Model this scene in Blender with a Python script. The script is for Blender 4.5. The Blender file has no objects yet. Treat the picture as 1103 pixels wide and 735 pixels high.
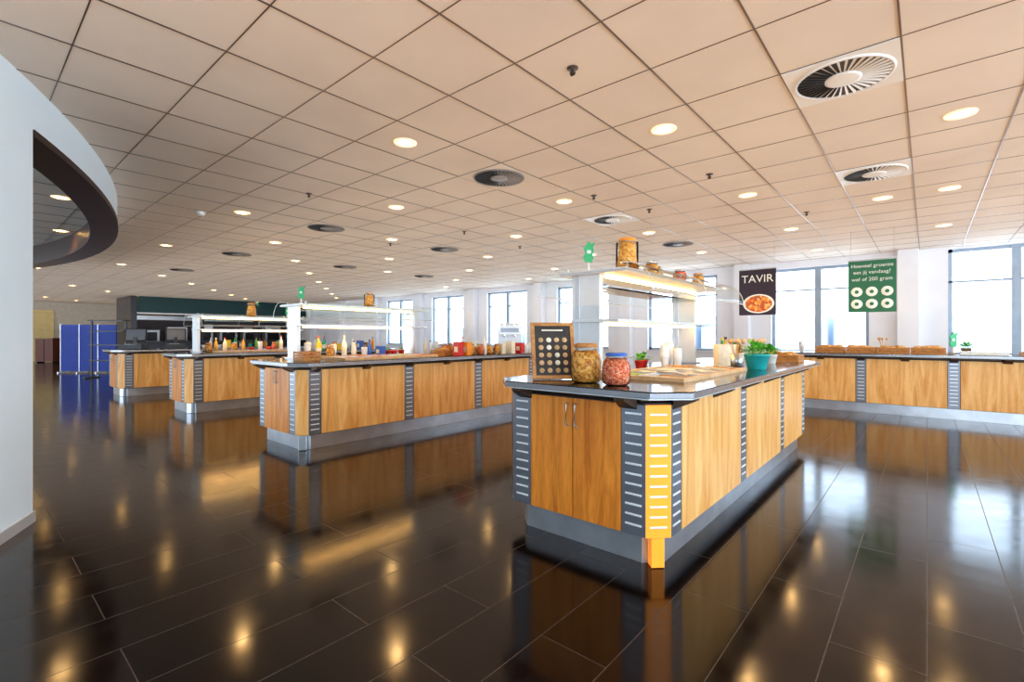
import bpy, math, random
from mathutils import Vector, Matrix, noise
random.seed(7)
TH=math.radians(40.8)
CEIL=2.9
S=bpy.context.scene
# ------------------------------------------------------------ materials
MATS={}
def newmat(name):
    m=bpy.data.materials.new(name); m.use_nodes=True
    MATS[name]=m
    return m, m.node_tree, m.node_tree.nodes['Principled BSDF']
def pm(name,col,rough=.5,metal=0.,var=.06,scale=6.,bump=0.,emit=None,es=0.,ior=None,trans=0.):
    if name in MATS: return MATS[name]
    m,t,b=newmat(name)
    tc=t.nodes.new('ShaderNodeTexCoord')
    n=t.nodes.new('ShaderNodeTexNoise'); n.inputs['Scale'].default_value=scale; n.inputs['Detail'].default_value=4
    t.links.new(tc.outputs['Object'],n.inputs['Vector'])
    r=t.nodes.new('ShaderNodeValToRGB')
    r.color_ramp.elements[0].position=.3; r.color_ramp.elements[1].position=.7
    r.color_ramp.elements[0].color=tuple(max(0,c*(1-var)) for c in col)+(1,)
    r.color_ramp.elements[1].color=tuple(min(1,c*(1+var)) for c in col)+(1,)
    t.links.new(n.outputs['Fac'],r.inputs['Fac']); t.links.new(r.outputs['Color'],b.inputs['Base Color'])
    b.inputs['Roughness'].default_value=rough; b.inputs['Metallic'].default_value=metal
    if ior: b.inputs['IOR'].default_value=ior
    if trans: b.inputs['Transmission Weight'].default_value=trans
    if emit:
        b.inputs['Emission Color'].default_value=tuple(emit)+(1,); b.inputs['Emission Strength'].default_value=es
    if bump:
        bn=t.nodes.new('ShaderNodeBump'); bn.inputs['Strength'].default_value=bump; bn.inputs['Distance'].default_value=.01
        t.links.new(n.outputs['Fac'],bn.inputs['Height']); t.links.new(bn.outputs['Normal'],b.inputs['Normal'])
    return m
def wood(name,c1,c2,rough=.35,sc=(9,9,.9),c3=None):
    m,t,b=newmat(name)
    tc=t.nodes.new('ShaderNodeTexCoord'); mp=t.nodes.new('ShaderNodeMapping'); mp.inputs['Scale'].default_value=sc
    n=t.nodes.new('ShaderNodeTexNoise'); n.inputs['Scale'].default_value=1.0; n.inputs['Detail'].default_value=7; n.inputs['Distortion'].default_value=1.6
    n2=t.nodes.new('ShaderNodeTexNoise'); n2.inputs['Scale'].default_value=14; n2.inputs['Detail'].default_value=3
    mx=t.nodes.new('ShaderNodeMath'); mx.operation='MULTIPLY_ADD'; mx.inputs[1].default_value=.3
    r=t.nodes.new('ShaderNodeValToRGB'); r.color_ramp.elements[0].position=.48; r.color_ramp.elements[1].position=.80
    r.color_ramp.elements[0].color=c2+(1,); r.color_ramp.elements[1].color=c1+(1,)
    t.links.new(tc.outputs['Object'],mp.inputs['Vector']); t.links.new(mp.outputs[0],n.inputs['Vector']); t.links.new(mp.outputs[0],n2.inputs['Vector'])
    t.links.new(n2.outputs['Fac'],mx.inputs[0]); t.links.new(n.outputs['Fac'],mx.inputs[2])
    t.links.new(mx.outputs[0],r.inputs['Fac']); t.links.new(r.outputs['Color'],b.inputs['Base Color'])
    b.inputs['Roughness'].default_value=rough
    return m
def glassmat(name,tint=(.9,1,.97),gl=.1):
    m=bpy.data.materials.new(name); m.use_nodes=True; t=m.node_tree; t.nodes.clear(); MATS[name]=m
    o=t.nodes.new('ShaderNodeOutputMaterial'); mx=t.nodes.new('ShaderNodeMixShader'); tr=t.nodes.new('ShaderNodeBsdfTransparent')
    g=t.nodes.new('ShaderNodeBsdfGlossy'); g.inputs['Roughness'].default_value=.03
    fr=t.nodes.new('ShaderNodeLayerWeight'); fr.inputs['Blend'].default_value=gl
    tr.inputs['Color'].default_value=tint+(1,)
    t.links.new(fr.outputs['Fresnel'],mx.inputs[0]); t.links.new(tr.outputs[0],mx.inputs[1]); t.links.new(g.outputs[0],mx.inputs[2]); t.links.new(mx.outputs[0],o.inputs[0])
    return m
def pebble(name,cols,scale=60,rough=.5):
    m,t,b=newmat(name)
    tc=t.nodes.new('ShaderNodeTexCoord'); v=t.nodes.new('ShaderNodeTexVoronoi'); v.inputs['Scale'].default_value=scale
    t.links.new(tc.outputs['Object'],v.inputs['Vector'])
    sp=t.nodes.new('ShaderNodeSeparateColor'); t.links.new(v.outputs['Color'],sp.inputs[0])
    r=t.nodes.new('ShaderNodeValToRGB'); r.color_ramp.interpolation='CONSTANT'
    while len(r.color_ramp.elements)<len(cols): r.color_ramp.elements.new(.5)
    for i,c in enumerate(cols):
        r.color_ramp.elements[i].position=i/len(cols); r.color_ramp.elements[i].color=c+(1,)
    t.links.new(sp.outputs[0],r.inputs['Fac'])
    t.links.new(r.outputs['Color'],b.inputs['Base Color'])
    bn=t.nodes.new('ShaderNodeBump'); bn.inputs['Strength'].default_value=.8; bn.inputs['Distance'].default_value=.01; bn.invert=True
    t.links.new(v.outputs['Distance'],bn.inputs['Height']); t.links.new(bn.outputs['Normal'],b.inputs['Normal'])
    b.inputs['Roughness'].default_value=rough
    return m
WOOD=wood('beech_wood',(.93,.56,.22),(.72,.33,.08))
WOODD=wood('door_wood',(.82,.32,.05),(.52,.16,.018))
FRAMEW=wood('frame_wood',(.62,.30,.09),(.42,.17,.05),.5,(20,20,20))
ORANGE=pm('amber_panel_painted_glow',(.95,.36,.04),.3,emit=(1,.31,.03),es=.5)  # emission stands in for light falling on the corner, nothing lit behind it
ORANGEL=pm('orange_lid',(.9,.33,.04),.4)
STEEL=pm('brushed_steel',(.58,.60,.63),.3,.85,.05,30)
STEELL=pm('satin_steel',(.68,.70,.72),.35,.45,.04,8)
PLINTH=pm('plinth_metal',(.55,.57,.61),.28,.75,.12,5)
SLOTP=pm('slotted_grey',(.25,.27,.31),.3,.6)
SLOT=pm('slot_metal',(.85,.87,.9),.3,.2)
TOP=pm('black_granite',(.02,.02,.024),.1,0,.5,90,ior=1.6)
RIMM=pm('counter_edge_metal',(.32,.32,.34),.25,.8)
DARK=pm('dark_gap',(.03,.02,.018),.6)
BRKT=pm('bracket_dark',(.10,.06,.04),.4,.5)
WHITE=pm('white_enamel',(.85,.85,.84),.35,0,.02)
BLACK=pm('black_plastic',(.02,.02,.022),.35)
DSTEEL=pm('dark_bronze',(.12,.09,.07),.35,.6)
GLASS=glassmat('guard_glass',(.93,.98,.97),.12)
JARG=glassmat('jar_glass',(.97,.97,.95),.18)
PANE=glassmat('window_glass',(.98,.99,1),.03)
WARM=pm('warm_tube',(1,.9,.7),.5,emit=(1,.54,.16),es=16)
LAMP=pm('downlight_glow',(1,.9,.7),.5,emit=(1,.58,.17),es=28)
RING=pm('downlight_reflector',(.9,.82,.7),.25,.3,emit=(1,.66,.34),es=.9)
# ------------------------------------------------------------ builder
class B:
    def __init__(s): s.v=[];s.f=[];s.m=[];s.sm=[];s.mats=[]
    def mi(s,m):
        if m not in s.mats: s.mats.append(m)
        return s.mats.index(m)
    def add(s,vs,fs,mat,smooth=False,M=None):
        o=len(s.v); k=s.mi(mat)
        for p in vs:
            p=Vector(p); s.v.append(M@p if M else p)
        for f in fs: s.f.append([o+i for i in f]); s.m.append(k); s.sm.append(smooth)
    def box(s,x0,x1,y0,y1,z0,z1,mat,M=None):
        vs=[(x0,y0,z0),(x1,y0,z0),(x1,y1,z0),(x0,y1,z0),(x0,y0,z1),(x1,y0,z1),(x1,y1,z1),(x0,y1,z1)]
        s.add(vs,[(0,3,2,1),(4,5,6,7),(0,1,5,4),(1,2,6,5),(2,3,7,6),(3,0,4,7)],mat,False,M)
    def prism(s,poly,z0,z1,mat,M=None):
        n=len(poly)
        vs=[(x,y,z0) for x,y in poly]+[(x,y,z1) for x,y in poly]
        fs=[tuple(range(n))[::-1],tuple(range(n,2*n))]+[(i,(i+1)%n,n+(i+1)%n,n+i) for i in range(n)]
        s.add(vs,fs,mat,False,M)
    def lathe(s,prof,c,mat,seg=20,smooth=True,M=None,cap=True):
        vs=[];fs=[];n=len(prof)
        for r,z in prof:
            for i in range(seg):
                a=2*math.pi*i/seg; vs.append((c[0]+r*math.cos(a),c[1]+r*math.sin(a),c[2]+z))
        for j in range(n-1):
            for i in range(seg):
                k=(i+1)%seg; fs.append((j*seg+i,j*seg+k,(j+1)*seg+k,(j+1)*seg+i))
        s.add(vs,fs,mat,smooth,M)
        if cap:
            s.add([vs[i] for i in range(seg)],[tuple(range(seg))[::-1]],mat,False,M)
            s.add(vs[-seg:],[tuple(range(seg))],mat,False,M)
    def cyl(s,c,r,h,mat,seg=16,M=None): s.lathe([(r,0),(r,h)],c,mat,seg,True,M)
    def tube(s,pts,r,mat,seg=8):
        pts=[Vector(p) for p in pts]; vs=[];fs=[]
        for i,p in enumerate(pts):
            d=(pts[min(i+1,len(pts)-1)]-pts[max(i-1,0)]).normalized()
            a=d.cross(Vector((0,0,1))); a=a.normalized() if a.length>1e-3 else Vector((1,0,0)); b=d.cross(a)
            for k in range(seg):
                t=2*math.pi*k/seg; vs.append(p+a*r*math.cos(t)+b*r*math.sin(t))
        for i in range(len(pts)-1):
            for k in range(seg):
                q=(k+1)%seg; fs.append((i*seg+k,i*seg+q,(i+1)*seg+q,(i+1)*seg+k))
        fs.append(tuple(range(seg))); fs.append(tuple(range((len(pts)-1)*seg,len(pts)*seg)))
        s.add(vs,fs,mat,True)
    def sheet(s,prof,y0,y1,mat,smooth=True):   # profile (x,z) extruded along y
        vs=[(x,y0,z) for x,z in prof]+[(x,y1,z) for x,z in prof]; n=len(prof)
        s.add(vs,[(i,i+1,n+i+1,n+i) for i in range(n-1)],mat,smooth)
    def obox(s,c,a,n,hw,hn,z0,z1,mat):
        c=Vector(c);a=Vector(a);n=Vector(n); vs=[]
        for z in (z0,z1):
            for sa,sn in ((-1,-1),(1,-1),(1,1),(-1,1)):
                p=c+a*hw*sa+n*hn*sn; vs.append((p.x,p.y,z))
        s.add(vs,[(0,3,2,1),(4,5,6,7),(0,1,5,4),(1,2,6,5),(2,3,7,6),(3,0,4,7)],mat)
    def blob(s,c,r,mat,sq=1.,seg=8,rings=6,jit=0.,M=None):
        vs=[];fs=[]
        for j in range(rings+1):
            t=math.pi*j/rings
            for i in range(seg):
                a=2*math.pi*i/seg; q=1+jit*random.uniform(-1,1)
                rr=max(math.sin(t),.02)*r*q
                vs.append((c[0]+rr*math.cos(a),c[1]+rr*math.sin(a),c[2]-math.cos(t)*r*sq))
        for j in range(rings):
            for i in range(seg):
                k=(i+1)%seg; fs.append((j*seg+i,j*seg+k,(j+1)*seg+k,(j+1)*seg+i))
        s.add(vs,fs,mat,True,M)
    def heap(s,x0,x1,y0,y1,z,h,mat,n=10,sd=0.):
        vs=[];fs=[]
        for j in range(n+1):
            for i in range(n+1):
                u=i/n;v=j/n; e=min(1,4*min(u,1-u,v,1-v))
                vs.append((x0+(x1-x0)*u,y0+(y1-y0)*v,z+e*h*(.6+.7*noise.noise(Vector((u*5+sd,v*5,sd))))))
        for j in range(n):
            for i in range(n): a=j*(n+1)+i; fs.append((a,a+1,a+n+2,a+n+1))
        s.add(vs,fs,mat,True)
    def build(s,name,loc=(0,0,0),rz=0.,bevel=0.,parent=None):
        me=bpy.data.meshes.new(name)
        me.from_pydata([tuple(p) for p in s.v],[],s.f)
        for m in s.mats: me.materials.append(m)
        me.polygons.foreach_set('material_index',s.m); me.polygons.foreach_set('use_smooth',s.sm); me.update()
        o=bpy.data.objects.new(name,me); S.collection.objects.link(o)
        o.location=loc; o.rotation_euler=(0,0,rz)
        if bevel:
            b=o.modifiers.new('bevel','BEVEL'); b.width=bevel; b.segments=2; b.limit_method='ANGLE'; b.angle_limit=math.radians(40)
        if parent: o.parent=parent
        return o
# ------------------------------------------------------------ room shell
WY=12.2
# floor
m,t,b=newmat('polished_stone_floor')
tc=t.nodes.new('ShaderNodeTexCoord'); mp=t.nodes.new('ShaderNodeMapping'); mp.inputs['Rotation'].default_value=(0,0,math.pi/2)
br=t.nodes.new('ShaderNodeTexBrick'); br.inputs['Scale'].default_value=1; br.inputs['Brick Width'].default_value=1.15; br.inputs['Row Height'].default_value=.3
br.offset=.37
br.inputs['Mortar Size'].default_value=.0022; br.inputs['Mortar Smooth'].default_value=0
br.inputs['Color1'].default_value=(.006,.0035,.0032,1); br.inputs['Color2'].default_value=(.015,.0085,.0075,1); br.inputs['Mortar'].default_value=(.08,.065,.06,1)
t.links.new(tc.outputs['Object'],mp.inputs['Vector']); t.links.new(mp.outputs[0],br.inputs['Vector'])
n=t.nodes.new('ShaderNodeTexNoise'); n.inputs['Scale'].default_value=45; n.inputs['Detail'].default_value=6
t.links.new(tc.outputs['Object'],n.inputs['Vector'])
mul=t.nodes.new('ShaderNodeMix'); mul.data_type='RGBA'; mul.blend_type='MULTIPLY'; mul.inputs[0].default_value=.8
r=t.nodes.new('ShaderNodeValToRGB'); r.color_ramp.elements[0].position=.3; r.color_ramp.elements[0].color=(.4,.4,.4,1); r.color_ramp.elements[1].position=.7; r.color_ramp.elements[1].color=(1.6,1.5,1.4,1)
t.links.new(n.outputs['Fac'],r.inputs['Fac']); t.links.new(br.outputs['Color'],mul.inputs[6]); t.links.new(r.outputs['Color'],mul.inputs[7])
t.links.new(mul.outputs[2],b.inputs['Base Color'])
mr=t.nodes.new('ShaderNodeMapRange'); mr.inputs['To Min'].default_value=.06; mr.inputs['To Max'].default_value=.20
n3=t.nodes.new('ShaderNodeTexNoise'); n3.inputs['Scale'].default_value=7; n3.inputs['Detail'].default_value=5; t.links.new(tc.outputs['Object'],n3.inputs['Vector'])
t.links.new(n3.outputs['Fac'],mr.inputs['Value'])
mm=t.nodes.new('ShaderNodeMath'); mm.operation='MULTIPLY_ADD'; mm.inputs[1].default_value=.4
t.links.new(br.outputs['Fac'],mm.inputs[0]); t.links.new(mr.outputs[0],mm.inputs[2]); t.links.new(mm.outputs[0],b.inputs['Roughness'])
b.inputs['IOR'].default_value=1.55
bn=t.nodes.new('ShaderNodeBump'); bn.inputs['Strength'].default_value=.03; bn.inputs['Distance'].default_value=.005
t.links.new(n3.outputs['Fac'],bn.inputs['Height']); t.links.new(bn.outputs['Normal'],b.inputs['Normal'])
FL=m
f=B(); f.box(-34,6.2,-8,WY+.3,-.1,0,FL); f.build('floor')
# ceiling
CM=pm('ceiling_tile',(.82,.74,.66),.85,0,.05,1.2)
f=B(); f.box(-34,6.2,-8,WY+.3,CEIL,CEIL+.1,CM)
f.build('ceiling')
GR=pm('ceiling_grid_metal',(.24,.20,.18),.28,.75,.05)
f=B()
x=-.11+.6*10
while x>-34:
    f.box(x-.0048,x+.0048,-8,WY,CEIL-.004,CEIL,GR); x-=.6
y=3.44-.6*18
while y<WY:
    f.box(-34,6,y-.003,y+.003,CEIL-.003,CEIL,GR); y+=.6
f.build('trim_ceiling_grid')
# window wall
WALL=pm('wall_paint',(.86,.87,.92),.7,0,.03,2)
FR=pm('window_frame_grey',(.34,.41,.50),.4,.2)
SILL=pm('window_sill',(.75,.75,.78),.5)
wins=[(.3-3*i,2.1-3*i) for i in range(-1,7)]   # includes one further right
f=B()
edges=sorted(wins)
SZ=.86; TZ=2.74
prev=-34
for a,c in edges:
    f.box(prev,a,WY,WY+.3,0,CEIL,WALL)
    f.box(a,c,WY,WY+.3,0,SZ,WALL); f.box(a,c,WY,WY+.3,TZ if a<0 else 2.86,CEIL,WALL); prev=c
f.box(prev,6.2,WY,WY+.3,0,CEIL,WALL)
f.build('wall_back')
f=B()
for k in range(0,9):
    x=-.28-3*k
    f.box(x-.16,x+.16,WY-.22,WY,0,CEIL,WALL)
f.build('trim_columns_back',bevel=.005)
k=1
for a,c in edges[::-1]:
    f=B(); tz=TZ if a<0 else 2.86; yy=WY+.1
    mid=(a+c)/2
    f.box(a,c,yy,yy+.06,SZ,SZ+.06,FR); f.box(a,c,yy,yy+.06,tz-.06,tz,FR)
    f.box(a,a+.06,yy,yy+.06,SZ,tz,FR); f.box(c-.06,c,yy,yy+.06,SZ,tz,FR)
    f.box(mid-.06,mid+.06,yy-.02,yy+.08,SZ,tz,FR)
    f.box(a,c,yy,yy+.06,2.23,2.265,FR)
    f.box(a-.02,c+.02,WY-.06,WY+.1,SZ-.03,SZ,SILL)
    f.add([(a,yy+.03,SZ),(c,yy+.03,SZ),(c,yy+.03,tz),(a,yy+.03,tz)],[(0,1,2,3)],PANE)
    f.build('window_%d'%k); k+=1
# right wall with glazing
f=B(); RX=6.
f.box(RX,RX+.2,-8,WY,0,.5,WALL); f.box(RX,RX+.2,-8,WY,2.78,CEIL,WALL)
for i in range(8): f.box(RX,RX+.2,-8+i*2.8,-7.5+i*2.8,.5,2.78,WALL)
f.build('wall_right')
# far left walls
YEL=pm('wall_yellow',(.80,.62,.30),.7); CREAM=pm('wall_cream',(.62,.55,.47),.7)
f=B(); f.box(-33,-32.8,-8,WY,0,CEIL,CREAM); f.box(-32.8,-32.75,-1.5,3.2,.0,2.5,YEL); f.build('wall_left')
# kitchen front
KD=pm('kitchen_dark',(.035,.037,.05),.25); KG=pm('kitchen_green_band',(.012,.06,.065),.35); KI=pm('kitchen_inside',(.09,.08,.09),.5)
KX=-25
f=B(); f.box(KX-2.6,KX-2.4,4.96,WY,0,CEIL,KI); f.build('wall_kitchen_rear')
f=B(); f.box(KX-2.6,KX+.1,4.75,4.95,0,CEIL,KD); f.build('wall_kitchen_side')
f=B()
f.box(KX-.2,KX,4.96,WY,2.2,CEIL,KG)
for y in (7.2,9.6): f.box(KX-.2,KX,y,y+.25,1.0,2.2,KD)
f.box(KX-.5,KX,4.96,WY,0,1.0,KD)
f.box(KX-.05,KX+.02,4.96,WY,2.16,2.22,STEELL)
f.build('wall_kitchen_front')
f=B()
for i in range(6):
    y=5.4+i*1.1
    f.box(KX-2.38,KX-1.9,y,y+.8,.9,1.5+.15*(i%3),STEELL); f.box(KX-1.9,KX-1.88,y+.1,y+.7,1.0,1.4,BLACK)
f.box(KX-2.38,KX-1.5,5.2,11.8,1.95,2.15,STEEL)
f.box(KX-2.38,KX-1.8,5.2,11.8,0,.9,STEEL)
f.build('kitchen_oven_range',bevel=.01)
# drum wall (curved)
DC=(-9.73,-10.9); R=12.4
DW=pm('drum_white',(.76,.88,.96),.55,0,.03,1.)
TRIM=pm('drum_trim_brown',(.035,.014,.009),.4)
def arc(bd,r0,r1,a0,a1,z0,z1,mat,n=60):
    vs=[];fs=[]
    for i in range(n+1):
        a=math.radians(a0+(a1-a0)*i/n); c,s_=math.cos(a),math.sin(a)
        for r_,z in ((r0,z0),(r1,z0),(r1,z1),(r0,z1)): vs.append((DC[0]+r_*c,DC[1]+r_*s_,z))
    for i in range(n):
        for k in range(4):
            q=(k+1)%4; fs.append((i*4+k,i*4+q,i*4+4+q,i*4+4+k))
    fs.append((0,1,2,3)); fs.append((n*4+3,n*4+2,n*4+1,n*4))
    bd.add(vs,fs,mat,False)
f=B(); arc(f,R-.25,R,38,65,0,CEIL,DW); f.build('wall_curved')
f=B(); arc(f,R-.01,R+.015,38,65,0,.07,STEELL); f.build('baseboard_curved')
f=B(); arc(f,R-.2,R,65,150,2.6,CEIL,DW,120); arc(f,R-.26,R+.01,65,150,2.55,2.6,TRIM,120); arc(f,R-.22,R-.2,65,150,2.6,CEIL,TRIM,120); f.build('wall_curved_fascia')
# ------------------------------------------------------------ ceiling fixtures
lights=[]
col=0; x=.19
while x>-31:
    ys=(2.54,4.94,7.34,9.74) if col%2==0 else (3.74,6.14,8.54,10.94)
    if x>0: ys=(4.94,7.34,9.74)
    if x<-12: ys=ys[::2] if col%4<2 else ys[1::2]
    if x<-.3 or x>0:
        for y in ys: lights.append((x,y))
    x-=1.8; col+=1
diff=[(-.41,3.74),(-.41,6.14),(-3.41,3.74),(-3.41,6.14),(-3.41,8.54),(-7.01,3.74),(-7.01,6.14),(-10.61,3.74),(-10.61,6.14),(-10.61,8.54),(-14.21,3.74)]
lights=[p for p in lights if not any(abs(p[0]-d[0])<.3 and abs(p[1]-d[1])<.3 for d in diff)]
lights+=[(-.41,6.74+.6),(-7.9,.84),(-10.4,1.1),(-12.2,1.2),(-14.3,1.25),(-9.3,-.6),(-11.8,-.4),(-16.5,1.3)]
def inst(name,me,loc):
    o=bpy.data.objects.new(name,me); S.collection.objects.link(o); o.location=loc; return o
f=B()
f.lathe([(.098,-.001),(.095,-.008),(.075,-.010),(.062,-.004)],(0,0,0),RING,24,cap=False)
f.lathe([(.062,-.005),(.001,-.005)],(0,0,0),LAMP,24,cap=False)
dl=f.build('ceiling_downlight',(lights[0][0],lights[0][1],CEIL)); 
def lampat(x,y,e=22):
    L=bpy.data.lights.new('downlight_lamp','SPOT'); L.energy=e; L.color=(1,.62,.27); L.spot_size=math.radians(150); L.spot_blend=.8; L.shadow_soft_size=.06
    o=bpy.data.objects.new('lamp',L); S.collection.objects.link(o); o.location=(0,0,-.03)
    return o
for i,(x,y) in enumerate(lights):
    o=dl if i==0 else inst('ceiling_downlight',dl.data,(x,y,CEIL))
    l=lampat(x,y); l.parent=o
# diffusers
f=B()
f.box(-.295,.295,-.295,.295,-.008,0,WHITE)
f.lathe([(.26,-.010),(.001,-.010)],(0,0,0),BLACK,40,cap=False)
f.lathe([(.272,-.008),(.268,-.018),(.256,-.018),(.254,-.009)],(0,0,0),WHITE,40,cap=False)
for i in range(36):
    M=Matrix.Rotation(2*math.pi*i/36,4,'Z')
    f.add([(.09,-.004,-.012),(.255,-.006,-.012),(.255,.010,-.020),(.09,.004,-.018)],[(0,1,2,3)],WHITE,False,M)
f.lathe([(.10,-.011),(.10,-.020),(.08,-.024),(.001,-.024)],(0,0,0),WHITE,24,cap=False)
d0=f.build('ceiling_air_diffuser',(diff[0][0],diff[0][1],CEIL))
f2=B()
CMD=CM
f2.box(-.295,.295,-.295,.295,-.006,0,CMD)
f2.lathe([(.26,-.008),(.001,-.008)],(0,0,0),BLACK,40,cap=False)
GREYV=pm('vane_grey',(.30,.28,.27),.4)
f2.lathe([(.272,-.006),(.268,-.016),(.256,-.016),(.254,-.007)],(0,0,0),GREYV,40,cap=False)
for i in range(36):
    M=Matrix.Rotation(2*math.pi*i/36,4,'Z')
    f2.add([(.09,-.003,-.010),(.255,-.004,-.010),(.255,.006,-.018),(.09,.003,-.016)],[(0,1,2,3)],GREYV,False,M)
f2.lathe([(.09,-.009),(.09,-.018),(.001,-.022)],(0,0,0),GREYV,24,cap=False)
d2=None
for i,(x,y) in enumerate(diff):
    if i==0: continue
    if i in (1,3): inst('ceiling_air_diffuser',d0.data,(x,y,CEIL))
    elif d2 is None: d2=f2.build('ceiling_air_diffuser',(x,y,CEIL))
    else: inst('ceiling_air_diffuser',d2.data,(x,y,CEIL))
# sprinklers
def ceilpt(u,v):
    z=(CEIL-1.23)*520/(362-v); x=(u-551.5)/520*z
    return (x*math.cos(TH)-z*math.sin(TH), x*math.sin(TH)+z*math.cos(TH))
f=B(); f.lathe([(.035,0),(.035,-.006),(.012,-.008),(.012,-.03),(.02,-.032),(.02,-.036),(.001,-.037)],(0,0,0),DSTEEL,16,cap=False)
f.box(-.014,.014,-.002,.002,-.05,-.03,DSTEEL)
sp=None
for u,v in ((617,72),(765,187),(500,249),(332,208),(640,210),(700,225),(870,228),(420,262),(560,265)):
    x,y=ceilpt(u,v)
    if sp is None: sp=f.build('ceiling_sprinkler',(x,y,CEIL))
    else: inst('ceiling_sprinkler',sp.data,(x,y,CEIL))
f=B(); f.lathe([(.055,0),(.055,-.02),(.04,-.045),(.001,-.05)],(0,0,0),WHITE,20,cap=False)
x,y=ceilpt(215,228); f.build('smoke_detector',(x,y,CEIL))
# ------------------------------------------------------------ counters
CT=.95
def counter(name,loc,W=1.11,L=3.83,rz=0.,per=1.25,sw=.14,oh=.14,ol=.03,ohe=.12,amber=False):
    f=B(); c=.1
    def octo(x0,x1,y0,y1,c): return [(x0+c,y0),(x1-c,y0),(x1,y0+c),(x1,y1-c),(x1-c,y1),(x0+c,y1),(x0,y1-c),(x0,y0+c)]
    f.prism(octo(-W+.07,-.06,.06,L-.06,.09),0,.16,PLINTH)
    f.prism(octo(-W+.012,-.012,.012,L-.012,c),.16,.875,DARK)
    f.prism(octo(-W+.05,-.05,.05,L-.05,c),.875,CT-.035,BRKT)
    f.prism(octo(-W-ol+.004,oh-.004,-ohe+.004,L+ohe-.004,.16),CT-.035,CT,TOP)
    f.prism(octo(-W-ol,oh,-ohe,L+ohe,.16),CT-.034,CT-.006,RIMM)
    f.prism(octo(-W-ol+.01,oh-.01,-ohe+.01,L+ohe-.01,.16),CT-.043,CT-.035,STEELL)
    z0,z1=.165,.865
    def slots(cx,cy,a,n,w,pan,sl,tk=.006):
        f.obox((cx,cy,0),a,n,w/2,tk,z0,z1,pan)
        z=z0+.05
        while z<z1-.03:
            p=Vector((cx,cy,0))+Vector(n)*(tk+.001)
            f.obox(p,a,n,w*.34,.003,z,z+.011,sl); z+=.054
    s2=math.sqrt(.5)
    for side in (1,-1):
        xx=-.008 if side==1 else -W+.008
        y=c; st=[]
        while y<L-c-.5: st.append(y); y+=per
        st.append(L-c-sw)
        for y in st: slots(xx,y+sw/2,(0,1,0),(side,0,0),sw,SLOTP,SLOT)
        for y,yn in zip(st[:-1],st[1:]):
            xa,xb=sorted((xx-side*.006,xx+side*.008))
            f.box(xa,xb,y+sw+.006,yn-.006,z0,z1,WOOD)
    for end in (0,1):
        yy=.008 if end==0 else L-.008; ny=-1 if end==0 else 1
        for x in (-W+c+sw/2,-c-sw/2): slots(x,yy,(1,0,0),(0,ny,0),sw,SLOTP,SLOT)
        xm=-W/2; xl=-W+c+sw+.004; xr=-c-sw-.004
        for a_,b_ in ((xl,xm-.003),(xm+.003,xr)):
            f.box(a_,b_,min(yy-.01,yy+.01),max(yy-.01,yy+.01),z0,z1,WOODD)
        for x in (xm-.03,xm+.03):
            f.tube([(x,yy+ny*.01,.70),(x,yy+ny*.035,.705),(x,yy+ny*.035,.83),(x,yy+ny*.01,.835)],.005,STEEL,6)
    # chamfers
    for i,(cx,cy,nx,ny) in enumerate(((-c/2,c/2,1,-1),(-W+c/2,c/2,-1,-1),(-c/2,L-c/2,1,1),(-W+c/2,L-c/2,-1,1))):
        n_=(nx*s2,ny*s2,0); a_=(-ny*s2,nx*s2,0)
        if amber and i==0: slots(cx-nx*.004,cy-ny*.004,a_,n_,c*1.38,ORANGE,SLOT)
        else: f.obox((cx-nx*.004,cy-ny*.004,0),a_,n_,c*.69,.006,z0,z1,WOOD if i==0 else SLOTP)
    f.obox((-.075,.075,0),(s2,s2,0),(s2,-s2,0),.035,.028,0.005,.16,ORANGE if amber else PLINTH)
    # brackets
    y=c+sw/2
    ys=[]
    while y<L-.2: ys.append(y); y+=per/2
    for y in ys:
        for side in (1,-1):
            xo=0 if side==1 else -W; ex=oh-.03 if side==1 else .02
            vs=[(xo,y-.05,.84),(xo,y+.05,.84),(xo,y+.05,CT-.045),(xo,y-.05,CT-.045),(xo+side*ex,y-.03,CT-.06),(xo+side*ex,y+.03,CT-.06),(xo+side*ex,y+.03,CT-.045),(xo+side*ex,y-.03,CT-.045)]
            f.add(vs,[(0,1,2,3),(4,5,6,7),(0,1,5,4),(3,2,6,7),(0,3,7,4),(1,2,6,5)],BRKT)
    for x in (-W+.2,-.2):
        vs=[(x-.05,0,.84),(x+.05,0,.84),(x+.05,0,CT-.045),(x-.05,0,CT-.045),(x-.03,-.1,CT-.06),(x+.03,-.1,CT-.06),(x+.03,-.1,CT-.045),(x-.03,-.1,CT-.045)]
        f.add(vs,[(0,1,2,3),(4,5,6,7),(0,1,5,4),(3,2,6,7),(0,3,7,4),(1,2,6,5)],BRKT)
    return f.build(name,loc+(0,),rz,bevel=.003)
I1=(-1.02,2.37); I2=(-5.0,2.37); I3=(-8.8,2.37); I4=(-12.3,2.15)
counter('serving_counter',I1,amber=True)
counter('serving_counter',I2,L=4.1)
counter('serving_counter',I3,W=1.0)
counter('serving_counter',I4,W=1.0)
counter('buffet_counter',(-2.07,9.5),W=.85,L=7.9,rz=-math.pi/2,per=1.1,sw=.13,oh=.1,ohe=.1)
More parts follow.
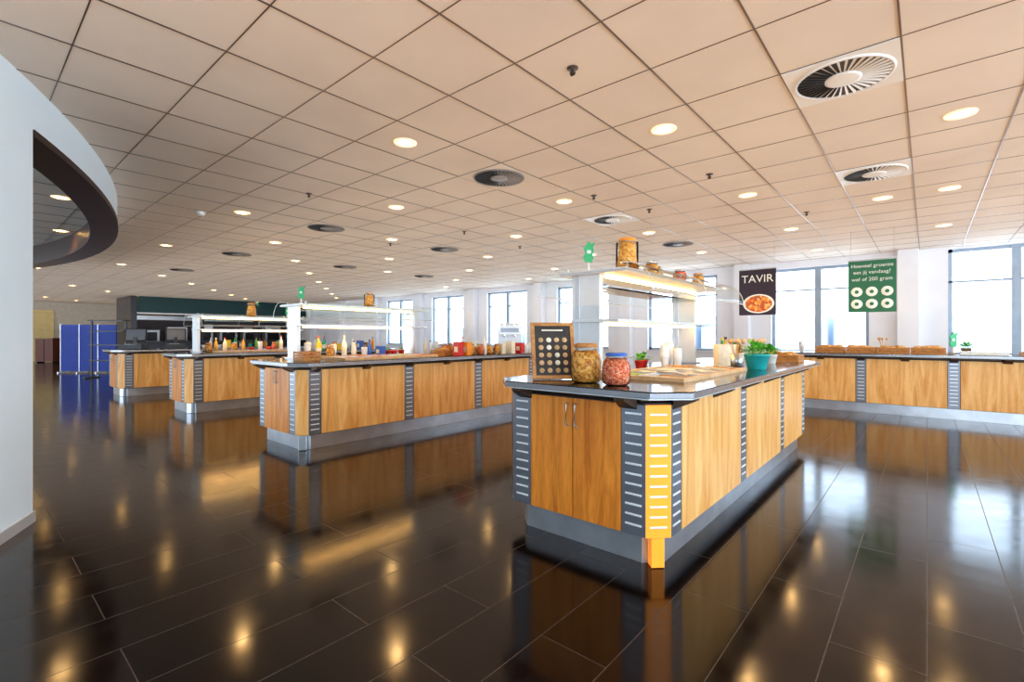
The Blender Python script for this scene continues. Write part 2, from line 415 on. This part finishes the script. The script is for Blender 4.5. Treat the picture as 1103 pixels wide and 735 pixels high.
# ------------------------------------------------------------ shelf units
def shelf(xc,y0,y1,zt,zm=1.33):
    f=B(); z=CT
    for y in (y0,y1):
        f.box(xc-.12,xc+.12,y-.025,y+.025,z+.004,zt-.028,STEELL)
        f.box(xc-.15,xc+.15,y-.05,y+.05,z,z+.012,STEEL)
        f.box(xc-.09,xc-.05,y-.03,y+.03,z+.012,zt-.028,STEEL)
    f.box(xc-.2,xc+.36,y0-.08,y1+.08,zt-.028,zt,STEELL)
    f.box(xc-.205,xc+.365,y0-.085,y1+.085,zt-.022,zt-.010,STEEL)
    f.box(xc+.11,xc+.14,y0+.06,y1-.06,zt-.048,zt-.028,WARM)
    f.box(xc-.12,xc+.28,y0-.04,y1+.12,zm,zm+.022,STEELL)
    f.box(xc+.10,xc+.14,y0+.06,y1-.06,zm-.02,zm,WARM)
    zz=(zt+zm)/2+.06
    f.box(xc-.10,xc+.16,y0,y1,zz,zz+.012,GLASS)
    for side,x0 in ((1,xc+.36),(-1,xc-.2)):
        pr=[]
        for i in range(9):
            a=math.pi/2*i/8; pr.append((x0+side*.20*math.sin(a),zt+.03-.20*(1-math.cos(a))))
        pr=[(x0-side*.04,zt+.03)]+pr
        f.sheet(pr,y0-.08,y1+.08,GLASS)
        for y in (y0-.08,y1+.08,(y0+y1)/2): f.tube([(x,y,z_) for x,z_ in pr],.004,STEELL,6)
        f.tube([(pr[-1][0],y0-.08,pr[-1][1]),(pr[-1][0],y1+.08,pr[-1][1])],.005,STEELL,6)
        for y in (y0,y1): f.cyl((x0-side*.03,y,zt),.008,.032,STEEL,8)
    return f.build('sneeze_guard_shelf',(0,0,0),0,bevel=.002)
shelf(-1.93,3.1,5.0,1.71)
shelf(-5.95,2.75,4.5,1.62,1.35)
shelf(-9.65,2.75,4.4,1.58,1.33)
# food wells
FOODS=[pebble('food_salad',[(.15,.4,.05),(.3,.55,.1),(.5,.6,.2)],50),pebble('food_tomato',[(.7,.06,.02),(.8,.15,.04)],45),
 pebble('food_corn',[(.85,.6,.08),(.9,.7,.2)],80),pebble('food_cream',[(.85,.8,.65),(.8,.7,.5)],60),pebble('food_beet',[(.3,.02,.08),(.45,.05,.1)],50),pebble('food_brown',[(.4,.2,.08),(.55,.3,.12)],60)]
LW=wood('light_wood',(.75,.5,.28),(.6,.36,.16),.5,(12,12,12))
def wells(x0,x1,y0,y1,n,foods=None):
    f=B(); z=CT
    f.box(x0,x1,y0,y0+.03,z,z+.024,LW); f.box(x0,x1,y1-.03,y1,z,z+.024,LW)
    f.box(x0,x0+.03,y0+.03,y1-.03,z,z+.024,LW); f.box(x1-.03,x1,y0+.03,y1-.03,z,z+.024,LW)
    f.box(x0+.03,x1-.03,y0+.03,y1-.03,z,z+.004,STEEL)
    w=(y1-y0-.06)/n; fd=foods or FOODS
    for i in range(n):
        ya=y0+.03+i*w
        f.box(x0+.03,x1-.03,ya-.008,ya+.008,z+.004,z+.026,STEELL)
        for j in range(2):
            xm=(x0+x1)/2; xa=(x0+.05,xm+.02)[j]; xb=(xm-.02,x1-.05)[j]
            f.heap(xa,xb,ya+.03,ya+w-.03,z+.005,.022,random.choice(fd),8,random.random()*9)
    f.box((x0+x1)/2-.008,(x0+x1)/2+.008,y0+.03,y1-.03,z+.004,z+.026,STEELL)
    for i in range(n): f.tube([(x1-.02,y0+.1+i*w,z+.035),(x1+.0-.12,y0+.16+i*w,z+.045),((x0+x1)/2+.05,y0+.2+i*w,z+.04)],.005,STEEL,6)
    return f.build('salad_bar_insert')
wells(-1.72,-1.1,2.85,4.15,4,[FOODS[3],FOODS[3],FOODS[0],FOODS[5],FOODS[2]])
wells(-5.75,-5.1,2.95,4.35,4)
wells(-9.5,-8.9,2.95,4.1,4)
# ------------------------------------------------------------ items
def col(name,c,rough=.4): return pm(name,c,rough,0,.1,20)
RED=col('red_ceramic',(.65,.04,.03)); TEAL=col('teal_ceramic',(.03,.42,.42)); GREEN=col('leaf_green',(.07,.35,.04),.5); GREEN2=col('leaf_light',(.18,.5,.06),.5)
BRIGHT=col('sign_green',(.04,.42,.16)); CREAMP=col('cream_paper',(.85,.78,.62)); YELP=col('yellow_plastic',(.85,.6,.05)); BLUEP=col('blue_plastic',(.05,.15,.5))
CORK=col('cork',(.55,.36,.18),.8); BREAD=pm('bread_crust',(.62,.34,.12),.7,0,.35,25,.3); OIL=col('oil_amber',(.6,.35,.04),.1); BROWN=col('brown_box',(.30,.15,.07))
PASTA=pebble('pasta_fill',[(.90,.48,.12),(.78,.34,.06),(.95,.60,.20),(.60,.24,.04)],70)
LENT=pebble('lentil_fill',[(.85,.16,.07),(.95,.36,.18),(.7,.08,.03),(1,.55,.38)],110)
NUTS=pebble('nut_fill',[(.85,.42,.10),(.66,.28,.05),(.95,.55,.16)],80)
def jar(x,y,z,r,h,fill,lid=FRAMEW,name='glass_storage_jar',belly=True,lev=.78):
    f=B()
    if belly: pr=[(r*.72,0),(r*.92,h*.05),(r,h*.3),(r,h*.55),(r*.9,h*.72),(r*.68,h*.84),(r*.66,h*.9)]
    else: pr=[(r*.94,0),(r,h*.04),(r,h*.85),(r*.9,h*.9)]
    f.lathe(pr,(0,0,0),JARG,24,cap=False); f.lathe([(.001,0),(pr[0][0],0)],(0,0,0),JARG,24,cap=False)
    ins=[(max(a-.004,.01),b+.004) for a,b in pr if b<h*lev]; ins.append((ins[-1][0]*.7,h*lev+.006)); ins.append((.002,h*lev+.01))
    f.lathe(ins,(0,0,0),fill,24)
    f.lathe([(r*.72,h*.89),(r*.76,h*.91),(r*.76,h*.97),(r*.6,h),(.002,h)],(0,0,0),lid,24)
    f.tube([(r*.7*math.cos(a),r*.7*math.sin(a),h*.88) for a in [i*math.pi/8 for i in range(17)]],.003,STEEL,6)
    f.tube([(r*.7,0,h*.88),(r*.86,0,h*.84),(r*.84,0,h*.74)],.003,STEEL,6)
    return f.build(name,(x,y,z))
def bottle(x,y,z,r,h,c,cap=BLACK,label=None,name='sauce_bottle'):
    f=B(); f.lathe([(r*.9,0),(r,h*.03),(r,h*.55),(r*.85,h*.65),(r*.35,h*.78),(r*.32,h*.92)],(0,0,0),c,14)
    f.lathe([(r*.4,h*.91),(r*.4,h),(.002,h)],(0,0,0),cap,12)
    if label: f.lathe([(r*1.02,h*.15),(r*1.02,h*.45)],(0,0,0),label,14,cap=False)
    return f.build(name,(x,y,z))
def plant(x,y,z,r,h,lh,pot,name='potted_herb',n=60):
    f=B(); f.lathe([(r*.7,0),(r*.75,.005),(r,h*.85),(r*1.06,h*.86),(r*1.06,h),(r*.94,h),(r*.9,h*.85),(.002,h*.85)],(0,0,0),pot,20)
    for i in range(n):
        a=random.uniform(0,6.28); el=random.uniform(.2,1.4); d=Vector((math.cos(a)*math.cos(el),math.sin(a)*math.cos(el),math.sin(el)))
        L=lh*random.uniform(.5,1); b0=Vector((random.uniform(-.4,.4)*r,random.uniform(-.4,.4)*r,h*.85)); tip=b0+d*L*.75
        if i%3==0: f.tube([b0,b0+d*L*.4,tip],.0015,GREEN,4)
        s_=d.cross(Vector((0,0,1))).normalized()*L*.16; up=Vector((0,0,1))*L*.1
        q=tip+d*L*.3-up
        f.add([tip-d*L*.12,tip+s_+up*.3,q,tip-s_+up*.3],[(0,1,2),(0,2,3)],random.choice((GREEN,GREEN2)))
    return f.build(name,(x,y,z))
def cups(x,y,z,n=1,r=.035,h=.16,mat=WHITE,name='paper_cup_stack'):
    f=B(); pr=[(r*.72,0)]
    k=7
    for i in range(k):
        zz=h*(.45+.5*i/k); pr+=[(r*(.8+.2*1),zz),(r*1.04,zz+.004),(r*.95,zz+.008)]
    pr+=[(r*1.0,h),(r*.85,h-.01),(.002,h-.02)]
    f.lathe(pr,(0,0,0),mat,16); return f.build(name,(x,y,z))
def box_item(x,y,z,w,d,h,mat,name='food_carton',rz=0.,lid=None):
    f=B(); f.box(-w/2,w/2,-d/2,d/2,0,h*.9,mat); 
    f.box(-w/2-.003,w/2+.003,-d/2-.003,d/2+.003,h*.9,h,lid or mat)
    f.box(-w*.3,w*.3,-d/2-.002,-d/2,h*.25,h*.65,CREAMP); return f.build(name,(x,y,z),rz,bevel=.002)
def basket(x,y,z,w,d,h,fill=BREAD,name='bread_basket',n=14,br=.05,rz=0.,mat=None):
    f=B(); mat=mat or FRAMEW
    f.box(-w/2,w/2,-d/2,d/2,0,.008,mat)
    for k in range(3):
        za=.01+k*h/3
        f.box(-w/2,w/2,-d/2,-d/2+.01,za,za+h/3-.008,mat); f.box(-w/2,w/2,d/2-.01,d/2,za,za+h/3-.008,mat)
        f.box(-w/2,-w/2+.01,-d/2+.01,d/2-.01,za,za+h/3-.008,mat); f.box(w/2-.01,w/2,-d/2+.01,d/2-.01,za,za+h/3-.008,mat)
    for sx in (-1,1):
        for sy in (-1,1): f.box(sx*w/2-.008*(sx>0)-.002,sx*w/2+.008*(sx<0)+.002,sy*d/2-.01*(sy>0)-.002,sy*d/2+.01*(sy<0)+.002,0,h+.005,mat)
    for i in range(n):
        px=random.uniform(-w/2+br+.01,w/2-br-.01) if w>2*br+.03 else 0; py=random.uniform(-d/2+br+.01,d/2-br-.01) if d>2*br+.03 else 0
        f.blob((px,py,max(h*.5,br*.66+.01)+random.uniform(0,.9)*br),br*random.uniform(.8,1.05),fill,.62,10,6,.05)
    return f.build(name,(x,y,z),rz)
def bowl(x,y,z,r,h,mat,fill,name='salad_bowl'):
    f=B(); f.lathe([(r*.45,0),(r*.5,.004),(r*.85,h*.6),(r,h),(r*.97,h),(r*.9,h*.85),(.002,h*.8)],(0,0,0),mat,20)
    for i in range(9): f.blob((random.uniform(-.5,.5)*r,random.uniform(-.5,.5)*r,h*.9),r*.22,fill,.7,8,5)
    return f.build(name,(x,y,z))
def leafsign(x,y,z,h,rz=TH):
    f=B(); f.lathe([(.04*h/.2,0),(.045*h/.2,.01),(.012,.02),(.008,h*.35)],(0,0,0),WHITE,16)
    k=h
    prof=[(0,.3),(.10,.33),(.16,.45),(.13,.58),(.17,.66),(.14,.8),(.22,.97),(.08,.9),(-.02,1.),(-.08,.86),(-.16,.78),(-.10,.62),(-.17,.5),(-.12,.36)]
    vs=[(a*k,-.008,b_*k) for a,b_ in prof]+[(a*k,.008,b_*k) for a,b_ in prof]; n=len(prof)
    f.add(vs,[tuple(range(n)),tuple(range(n,2*n))[::-1]]+[(i,n+i,n+(i+1)%n,(i+1)%n) for i in range(n)],BRIGHT)
    f.box(-.05*k,.07*k,-.0095,-.0085,.6*k,.7*k,WHITE)
    return f.build('green_display_figure',(x,y,z),rz)
def utensils(x,y,z,pot=STEEL,n=7):
    f=B(); f.lathe([(.045,0),(.05,.003),(.055,.12),(.05,.12),(.045,.01),(.002,.01)],(0,0,0),pot,18)
    for i in range(n):
        a=random.uniform(0,6.28); d=Vector((math.cos(a)*.3,math.sin(a)*.3,1)).normalized()
        b0=Vector((0,0,.02)); f.tube([b0,b0+d*.2],.004,LW,6); f.blob(b0+d*.22,.018,LW,1.4,8,5)
    return f.build('utensil_holder',(x,y,z))
BROARD=col('chalk_board',(.045,.035,.03),.5)
def menu_board(x,y,z,rz):
    f=B(); w,h=.28,.37; M=Matrix.Rotation(math.radians(-14),4,'X')
    f.box(-w/2,w/2,-.012,.012,0,.022,FRAMEW,M); f.box(-w/2,w/2,-.012,.012,h-.022,h,FRAMEW,M)
    f.box(-w/2,-w/2+.022,-.012,.012,.022,h-.022,FRAMEW,M); f.box(w/2-.022,w/2,-.012,.012,.022,h-.022,FRAMEW,M)
    f.box(-w/2+.02,w/2-.02,-.004,.006,.02,h-.02,BROARD,M)
    for i in range(4):
        for j in range(5):
            cx=-.078+i*.052; cz=.055+j*.05
            N=M@Matrix.Translation((cx,-.005,cz))@Matrix.Rotation(math.pi/2,4,'X')
            f.lathe([(.017,0),(.016,.002),(.001,.002)],(0,0,0),random.choice((CREAMP,LW,CORK)),12,M=N,cap=False)
    f.box(-.07,.07,-.006,-.004,h-.055,h-.045,CREAMP,M)
    f.tube([(0,.075,.27),(0,.16,.006)],.006,FRAMEW,6)
    return f.build('framed_menu_board',(x,y,z+.004),rz)
Z=CT+.001
menu_board(-1.80,2.5,Z,math.radians(48))
jar(-1.56,2.49,Z,.092,.235,PASTA,FRAMEW)
jar(-1.34,2.46,Z,.080,.185,LENT,BLUEP)
# stuff on near counter
cups(-1.8,4.2,Z,r=.04,h=.2); cups(-1.72,4.3,Z,r=.04,h=.17); cups(-1.84,4.4,Z,r=.04,h=.22)
box_item(-1.45,4.75,Z,.16,.12,.20,CREAMP,'napkin_dispenser',TH)
utensils(-1.3,4.6,Z); utensils(-1.22,4.95,Z)
bottle(-1.5,4.95,Z,.035,.27,OIL,BLACK,CREAMP,'oil_bottle'); bottle(-1.4,5.05,Z,.035,.25,BROWN,BLACK,CREAMP,'vinegar_bottle'); bottle(-1.58,5.1,Z,.035,.26,GREEN,YELP,None,'oil_bottle')
plant(-1.07,4.35,Z,.095,.13,.16,TEAL,n=90)
plant(-1.2,5.4,Z,.06,.09,.16,WHITE); plant(-1.7,5.9,Z,.07,.09,.18,BROWN)
basket(-1.2,5.95,Z,.35,.3,.07); bowl(-1.6,5.6,Z,.12,.09,WHITE,FOODS[0])
plant(-1.95,4.0,Z,.04,.06,.1,RED,n=40); plant(-1.98,4.15,Z,.04,.06,.1,RED,n=40)
jar(-1.68,3.25,1.712,.082,.24,NUTS,ORANGEL,belly=False,lev=.85)
leafsign(-1.95,3.15,1.712,.24)
jar(-1.72,3.75,1.712,.06,.13,PASTA,STEEL); jar(-1.8,4.0,1.712,.06,.14,NUTS,STEEL); jar(-1.7,4.3,1.712,.06,.12,LENT,STEEL); bowl(-1.9,4.6,1.712,.1,.08,WHITE,FOODS[2]); jar(-1.75,4.9,1.712,.06,.15,NUTS,FRAMEW)
# second island items
cols=[RED,YELP,GREEN2,WHITE,OIL,BROWN,CREAMP,ORANGEL,BLUEP,BRIGHT,WHITE,STEELL]
def clutter(ox,ys,ye,xl,xr,n):
    for i in range(n):
        y=ys+(ye-ys)*(i+.5)/n; x=random.uniform(xl,xr); k=random.randrange(7)
        if k==0: bottle(x,y,Z,.035,random.uniform(.2,.3),random.choice(cols),random.choice((BLACK,WHITE,RED)),CREAMP)
        elif k==1: jar(x,y,Z,.055,.16,random.choice((PASTA,NUTS,LENT)),random.choice((FRAMEW,STEEL)))
        elif k==2: box_item(x,y,Z,.12,.09,random.uniform(.12,.2),random.choice(cols))
        elif k==3: plant(x,y,Z,.045,.07,.07,random.choice((RED,WHITE,TEAL)),n=30)
        elif k==4: bowl(x,y,Z,.06,.07,random.choice((WHITE,STEEL,RED)),random.choice(FOODS))
        elif k==5: cups(x,y,Z,r=.04,h=random.uniform(.12,.2))
        else: bottle(x,y,Z,.03,random.uniform(.16,.26),random.choice(cols),random.choice((BLACK,WHITE)),None)
clutter(I2[0],2.85,4.42,-6.02,-5.84,12)
clutter(I2[0],4.65,6.4,-5.12,-5.03,13)
clutter(I2[0],4.65,6.0,-5.95,-5.75,10)
clutter(I3[0],2.85,4.3,-9.74,-9.58,10)
clutter(I3[0],4.3,5.9,-8.95,-8.85,10)
clutter(I3[0],4.6,5.8,-9.5,-9.3,7)
clutter(I4[0],3.7,5.6,-12.9,-12.5,12)
basket(-5.40,4.75,Z,.3,.3,.07); basket(-5.40,5.5,Z,.36,.3,.08)
basket(-5.35,2.62,Z,.24,.2,.1,FOODS[1],'fruit_crate',8,.035)
jar(-5.8,3.72,1.622,.07,.2,NUTS,FRAMEW,belly=False); leafsign(-5.97,2.85,1.622,.24); jar(-9.5,3.6,1.582,.09,.26,NUTS,FRAMEW,belly=False)
leafsign(-9.6,4.3,1.582,.22)
# coffee machine
def coffee(x,y,rz):
    f=B()
    f.box(-.2,.2,-.22,.22,0,.06,BLACK); f.box(-.2,.2,.02,.22,.06,.40,STEELL); f.box(-.2,.2,-.2,.22,.30,.44,STEELL)
    f.box(-.17,.17,-.2,0,.06,.068,STEEL)
    for sx in (-.09,.09):
        f.cyl((sx,-.12,.26),.03,.04,STEEL,12); f.tube([(sx,-.14,.27),(sx,-.25,.26)],.009,BLACK,6)
    f.box(-.15,.15,-.204,-.2,.34,.41,SLOTP)
    f.box(-.19,.19,-.18,.2,.44,.45,STEEL); f.tube([(-.19,-.18,.48),(.19,-.18,.48)],.005,STEEL,6)
    for sx in (-.19,.19): f.tube([(sx,-.18,.445),(sx,-.18,.48)],.005,STEEL,6)
    for i in range(4): f.lathe([(.03,0),(.036,.05),(.002,.045)],(-.13+i*.085,.0,.45),WHITE,12)
    return f.build('coffee_machine',(x,y,Z),rz,bevel=.006)
coffee(-5.42,6.22,TH); 
def register(x,y,rz):
    f=B(); f.box(-.18,.18,-.2,.2,0,.1,BLACK); f.box(-.03,.03,.05,.1,.1,.25,BLACK)
    M=Matrix.Rotation(math.radians(-12),4,'X'); f.box(-.19,.19,.03,.06,.18,.46,BLACK,M); f.box(-.17,.17,.026,.03,.2,.44,SLOTP,M)
    for i in range(4):
        for j in range(3): f.box(-.12+i*.05,-.085+i*.05,-.16+j*.05,-.125+j*.05,.1,.108,STEELL)
    return f.build('cash_register',(x,y,Z),rz,bevel=.004)
register(-12.8,2.5,TH+.4); register(-12.8,3.25,TH+.6)
# far buffet items
for i in range(4):
    basket(-1.25+i*.42,9.78,Z,.4,.34,.09,BREAD,'bread_basket',26,.06)
box_item(.62,9.8,Z,.5,.3,.05,WHITE,'serving_tray')
basket(1.2,9.8,Z,.4,.3,.05); plant(.45,10.05,Z,.06,.09,.14,BROWN,n=50); leafsign(.3,9.98,Z,.34)
utensils(-.55,10.05,Z); cups(-1.7,9.9,Z,r=.04,h=.18); bowl(1.8,9.8,Z,.13,.08,WHITE,FOODS[0])
# ------------------------------------------------------------ posters
def txt(body,x,z,size,mat,parent,al='CENTER',y=-.012):
    c=bpy.data.curves.new('lettering','FONT'); c.body=body; c.size=size; c.align_x=al; c.extrude=.0008; c.materials.append(mat)
    o=bpy.data.objects.new('lettering',c); S.collection.objects.link(o); o.location=(x,y,z); o.rotation_euler=(math.pi/2,0,0); o.parent=parent; return o
PNAVY=pm('poster_navy',(.035,.02,.035),.4); PG=pm('poster_green',(.03,.17,.09),.4); PW=pm('poster_white',(.85,.87,.8),.5)
PF=pebble('poster_food',[(.8,.3,.05),(.6,.1,.03),(.85,.55,.2),(.5,.15,.05)],25)
def poster(x,y,mat):
    f=B(); f.box(-.3,.3,-.008,.008,1.60,2.41,mat); f.box(-.305,.305,-.012,.012,2.405,2.425,STEEL)
    for s_ in (-.27,.27): f.tube([(s_,0,2.42),(s_,0,CEIL)],.002,STEEL,5)
    return f,(x,y,0)
f,l=poster(-2.28,9.3,PNAVY)
N=Matrix.Translation((.02,-.009,1.80))@Matrix.Rotation(math.pi/2,4,'X')@Matrix.Diagonal((1.5,1,1,1))
f.lathe([(.17,0),(.16,.003),(.13,.001),(.002,.001)],(0,0,0),PW,28,M=N,cap=False)
f.lathe([(.145,.0025),(.002,.004)],(0,0,0),PF,28,M=N,cap=False)
p=f.build('hanging_poster',l); txt('TAVIR',0,2.18,.19,PW,p)
f,l=poster(-.65,9.3,PG)
for i in range(3):
    for j in range(2):
        cx=-.19+i*.19; cz=1.92-j*.19
        N=Matrix.Translation((cx,-.009,cz))@Matrix.Rotation(math.pi/2,4,'X')
        f.lathe([(.075,0),(.07,.003),(.002,.003)],(0,0,0),PW,20,M=N,cap=False)
        f.lathe([(.03,.0035),(.002,.005)],(0,0,0),PG,6,M=N,cap=False)
p=f.build('hanging_poster',l)
txt('Hoeveel groente',0,2.30,.078,PW,p); txt('eet jij vandaag?',0,2.20,.078,PW,p); txt('wel of 200 gram',0,2.09,.078,PW,p)
# ------------------------------------------------------------ far left things
def fl(u,z):
    x=(u-551.5)/520*z; return (x*math.cos(TH)-z*math.sin(TH), x*math.sin(TH)+z*math.cos(TH))
BL=pm('blue_fabric',(.02,.05,.32),.6)
f=B()
for i in range(3):
    f.box(i*.62,i*.62+.6,-.02,.02,.06,1.6,BL); f.box(i*.62-.01,i*.62+.01,-.03,.03,0,1.63,STEELL)
    f.box(i*.62+.05,i*.62+.09,-.2,.2,0,.04,STEELL)
x,y=fl(64,16.); f.build('blue_room_divider',(x,y,0),TH)
REDC=pm('brown_cabinet',(.16,.05,.03),.5)
f=B(); f.box(0,.8,0,.4,0.05,1.1,REDC); f.box(-.01,.81,-.01,.41,1.1,1.13,BROWN); f.box(.39,.41,-.01,0,.1,1.05,DARK)
for a in (.03,.73): f.box(a,a+.04,.02,.38,0,.05,BLACK)
x,y=fl(36,22.); f.build('brown_sideboard',(x,y,0),TH)
f=B()
for a in (0,1.0):
    f.box(a-.02,a+.02,-.02,.02,0,1.7,BLACK); f.box(a-.03,a+.03,-.25,.25,0,.04,BLACK)
for z_ in (.5,.95,1.35,1.66): f.box(0,1.0,-.15,.15,z_,z_+.03,BLACK)
x,y=fl(97,14.); f.build('black_tray_rack',(x,y,0),TH)
# outside
OB=pm('outside_brick',(.36,.31,.31),.9,0,.2,.5); OG=pm('outside_facade',(.40,.45,.53),.9,0,.1,.3)
f=B()
f.box(2.2,9,19,26,-6,3.6,OB)
for i in range(5):
    for j in range(3): f.box(2.6+i*1.3,3.3+i*1.3,18.95,19,-2+j*1.9,-.8+j*1.9,OG)
f.build('outside_building')
f=B(); 
for i in range(12): f.box(-70+i*7,-64+i*7,60,66,-8,random.uniform(1.5,4),OG)
f.build('distant_rooftops')
# ------------------------------------------------------------ added fill lamps: upward to the ceiling, cool from the right side
def area(name,w,h,L,colr,loc,rot):
    a=bpy.data.lights.new(name,'AREA'); a.shape='RECTANGLE'; a.size=w; a.size_y=h; a.color=colr
    a.energy=L*math.pi*w*h
    o=bpy.data.objects.new(name+'_lamp',a); S.collection.objects.link(o); o.location=loc; o.rotation_euler=rot
def up(x0,x1,y0,y1,z,L,colr): area('added_ceiling_fill',x1-x0,y1-y0,L,colr,((x0+x1)/2,(y0+y1)/2,z),(math.pi,0,0))  # added unseen lamps facing up, fill light for the ceiling
up(-3.4,5.5,-1.5,11.4,1.45,.45,(1,.62,.33))
up(-14,-3.4,2.4,11.4,1.45,.39,(1,.82,.65))
up(-32,-14,0,11.4,1.45,.33,(1,.88,.78))
area('added_side_window_fill',17,2.1,3.2,(.66,.85,1),(5.9,1.5,1.65),(math.radians(90),0,math.radians(90)))  # added cool fill lamp in the plane of the unseen side windows
# ------------------------------------------------------------ world / light
w=bpy.data.worlds.new('sky'); S.world=w; w.use_nodes=True; t=w.node_tree; bg=t.nodes['Background']
tc=t.nodes.new('ShaderNodeTexCoord'); sx=t.nodes.new('ShaderNodeSeparateXYZ'); r=t.nodes.new('ShaderNodeValToRGB')
r.color_ramp.elements[0].position=0.; r.color_ramp.elements[0].color=(.78,.90,1,1); r.color_ramp.elements[1].position=.6; r.color_ramp.elements[1].color=(.50,.72,1,1)
t.links.new(tc.outputs['Generated'],sx.inputs[0]); t.links.new(sx.outputs[2],r.inputs[0]); t.links.new(r.outputs[0],bg.inputs[0]); bg.inputs[1].default_value=5.0
S.view_settings.view_transform='Standard'
try: S.view_settings.look='Medium High Contrast'
except Exception: S.view_settings.look='None'
# camera
c=bpy.data.cameras.new('camera'); c.sensor_width=36; c.lens=518/1103*36; c.shift_y=-5.5/1103; c.clip_start=.05; c.clip_end=300
o=bpy.data.objects.new('camera',c); S.collection.objects.link(o); o.location=(0,0,1.23); o.rotation_euler=(math.pi/2,0,TH); S.camera=o
